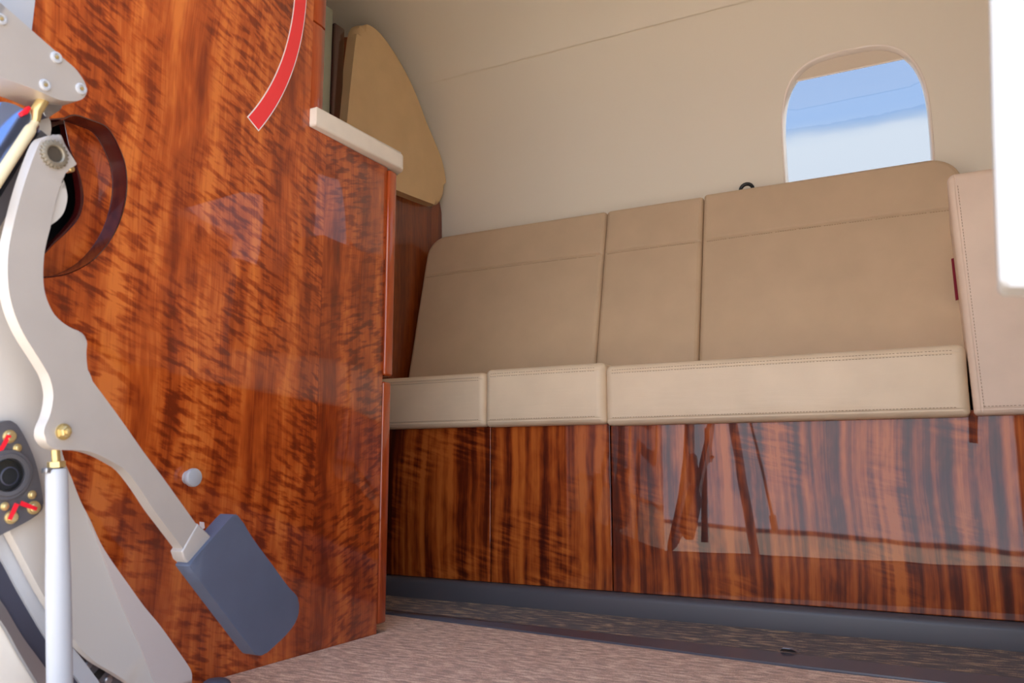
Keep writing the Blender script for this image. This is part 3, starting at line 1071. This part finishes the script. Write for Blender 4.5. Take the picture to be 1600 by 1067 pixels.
# rubber boot
BP = [(296, 885, 'c'), (300, 878), (331, 842), (362, 807), (368, 804.5), (375, 808), (395, 841), (426, 883), (450, 916), (463, 930), (468, 943), (467, 957), (460, 975), (446, 993), (426, 1012), (413, 1023), (404, 1024), (396, 1018), (368, 981), (328, 928)]
bt = poly(smooth_poly(BP, n=3), X=AX + .006)
fin('rubber_boot', prism(bt, (-.020, 0, 0), bev=.005, seg=5), M['rubber'], arm, label='slate grey rubber boot')

# mounting bracket above
KX = -.695
KP = [(-110, -95, 'c'), (5, 8, 'c'), (28, 28), (64, 60), (82.5, 76), (99, 91), (116, 105.5), (126, 118), (133, 130), (136, 141), (133, 150), (126, 156), (115.5, 158), (99, 157), (87, 154), (62, 143), (31, 131), (0, 120), (-110, 76, 'c')]
kb = empty('mounting_bracket', at(60, 140, X=KX), 'pale grey screwed metal bracket at the upper left corner', 'bracket')
fin('bracket_body', prism(poly(smooth_poly(KP, n=3), X=KX), (-.040, 0, 0), bev=.002, seg=3), M['metal'], kb)
for q in ((87.5, 90), (70, 133), (126.5, 139), (1, 30)):
    disc(q, 9, [(1., -.001), (1., .001), (.9, .002), (.62, .0024), (.58, .0012), (0, .001)], M['metal_white'], 'screw', kb, x=KX, seg=24)
    disc(q, 3, [(1., .0), (.9, .0022), (.5, .0024), (0, .0024)], M['gold'], 'screw_core', kb, x=KX, seg=12)
# white housing behind the bracket
WH = [(-60, -60, 'c'), (60, -60, 'c'), (55, 0), (49, 52, 'c'), (49, 90, 'c'), (-60, 60, 'c')]
o = fin('hinge_housing', prism(poly(smooth_poly(WH, n=2), X=-.74), (-.03, 0, 0), bev=.002), M['metal_white'])
tag(o, 'white housing edge behind the screwed bracket at the top left corner', 'housing')

sc_ = at(338, 1073, Z=.004)
o = fin('rubber_stop', lathe(sc_, (0, 0, 1), [(.017, 0), (.017, .003), (.0155, .006), (.012, .0085), (.006, .0098), (0, .010)]), M['rubber'])
tag(o, 'low slate-grey rubber stop on the carpet at the bottom edge beside the lining panel', 'door stop')

# gas strut under the bracket: cream rod, polished cylinder coloured with the sky's reflection, dark rail
GX = -.725
st = empty('gas_strut', at(20, 250, X=GX), 'slanted strut with a cream rod and polished cylinder below the screwed bracket', 'strut')
a, b = at(55, 190, X=GX + .012), at(-45, 343, X=GX + .012)
fin('rod', tube([a, a.lerp(b, .05), a.lerp(b, .08), a.lerp(b, .11), b], [.0036, .0036, .0050, .0054, .0054], 20), M['cream_rod'], st, label='cream painted rod')
a2, b2 = at(27, 184, X=GX - .006), at(-56, 310, X=GX - .006)
fin('cylinder', tube([a2, b2], .019, 28), M['cyl'], st, label='polished cylinder with the blue sky reflection in its colour')
a3, b3 = at(66, 212, X=GX - .006), at(-30, 372, X=GX - .006)
fin('dark_rail', tube([a3, b3], .0085, 4), M['gun'], st, label='dark grey rail')
a4 = at(57, 160, X=GX + .014)
fin('rod_end', tube([a, a.lerp(a4, .5), at(70, 152, X=GX + .014)], [.004, .0052, .0052], 14), M['gold'], st, label='brass rod end')
fin('fork', prism(poly(smooth_poly([(66, 172), (78, 160), (88, 154), (97, 163), (96, 170), (84, 178), (74, 184)], n=3), X=GX + .012), (-.010, 0, 0), bev=.0012), M['steel'], st)
fin('tag_band', prism(poly([(33, 176), (46, 165), (50, 169), (44, 178), (36, 181)], X=GX + .016), (-.006, 0, 0), bev=.0008), M['red_mark'], st, label='red tag band')
fin('lower_link', prism(poly(smooth_poly([(60, 190), (74, 178), (80, 196), (78, 214), (62, 206)], n=3), X=GX - .004), (-.006, 0, 0), bev=.0008), M['panel_white'], st)

# white door-frame fairing at the right edge of the view, close to the lens
FY = .36
FP = [(1547, -40, 'c'), (1549, 40), (1553, 200), (1558, 350), (1561, 420), (1563, 440), (1571, 447), (1590, 448), (1660, 449, 'c'), (1660, -40, 'c')]
o = fin('door_frame_fairing', prism(poly(smooth_poly(FP, n=4), Y=FY), (0, .02, 0), bev=.003, seg=3), M['jamb_white'])
tag(o, 'bright white door-frame fairing with a rounded lower corner at the right edge', 'fairing')

# handrail of the airstair outside, seen mirrored in the lacquer of the divan base
hr = empty('stair_handrail', (-.57, -.1, GZ), 'dark airstair handrail posts mirrored in the right-hand base panel of the divan', 'handrail')
hA, hB, hC = Vector((-.80, -.1, .86)), Vector((-.573, -.1, GZ)), Vector((-.600, -.1, .00))
fin('post', tube([hA, hB], .016, 14), M['gun'], hr)
fin('rail', tube([hA + Vector((-.05, -.02, .02)), hA, hA + Vector((.09, 0, -.03)), Vector((-.69, -.1, .80))], .014, 14), M['gun'], hr)
fin('cable', tube([Vector((-.69, -.1, .80)), Vector((-.6845, -.1, .45)), Vector((-.617, -.1, .085))], .006, 10), M['steel'], hr)
fin('cable_end', tube([Vector((-.619, -.1, .10)), Vector((-.609, -.1, .045))], .012, 12), M['gun'], hr)

# ------------------------------------------------------------------ light: sky with a bank of bright haze, sun over the aircraft's end
w = bpy.data.worlds.new('sky')
SC.world = w
w.use_nodes = True
nt = w.node_tree
L = nt.links
bg = nt.nodes['Background']
tc = nd(nt, 'ShaderNodeTexCoord')
sp = nd(nt, 'ShaderNodeSeparateXYZ')
L.new(tc.outputs['Generated'], sp.inputs[0])
mp = nd(nt, 'ShaderNodeMapping')
mp.inputs['Scale'].default_value = (2.2, 2.2, 9.)
L.new(tc.outputs['Generated'], mp.inputs['Vector'])
nz = nd(nt, 'ShaderNodeTexNoise', inp={'Scale': 1.2, 'Detail': 6., 'Roughness': .55})
L.new(mp.outputs['Vector'], nz.inputs['Vector'])
ma = nd(nt, 'ShaderNodeMath', operation='MULTIPLY_ADD')
L.new(nz.outputs['Fac'], ma.inputs[0])
ma.inputs[1].default_value = -.07
L.new(sp.outputs['Z'], ma.inputs[2])
ad = nd(nt, 'ShaderNodeMath', operation='ADD', inp={1: .035})
L.new(ma.outputs[0], ad.inputs[0])
rp = ramp(nt, [(0., (.86, .89, 1.02)), (.20, (1.02, 1.03, 1.06)), (.362, (1.08, 1.10, 1.12)), (.370, (.72, .84, 1.02)), (.380, (.48, .68, 1.0)), (.60, (.36, .55, .9)), (1., (.30, .46, .8))])
L.new(ad.outputs[0], rp.inputs['Fac'])
L.new(rp.outputs['Color'], bg.inputs['Color'])
bg.inputs['Strength'].default_value = 1.0
sd = bpy.data.lights.new('sun', 'SUN')
sd.energy = 5.0
sd.angle = R(.6)
sd.color = (1., .95, .87)
so = bpy.data.objects.new('sun', sd)
COL.objects.link(so)
so.rotation_euler = Vector((-.66, -.05, -.75)).to_track_quat('-Z', 'Y').to_euler()

# ------------------------------------------------------------------ look
vs = SC.view_settings
SC.display_settings.display_device = 'sRGB'
vs.view_transform = 'Standard'
vs.look = 'None'
vs.gamma = 1
vs.use_curve_mapping = False
vs.exposure = 1.6
SC.cycles.use_denoising = True
SC.cycles.max_bounces = 10
SC.cycles.diffuse_bounces = 6
SC.cycles.transparent_max_bounces = 12
SC.cycles.sample_clamp_indirect = 8
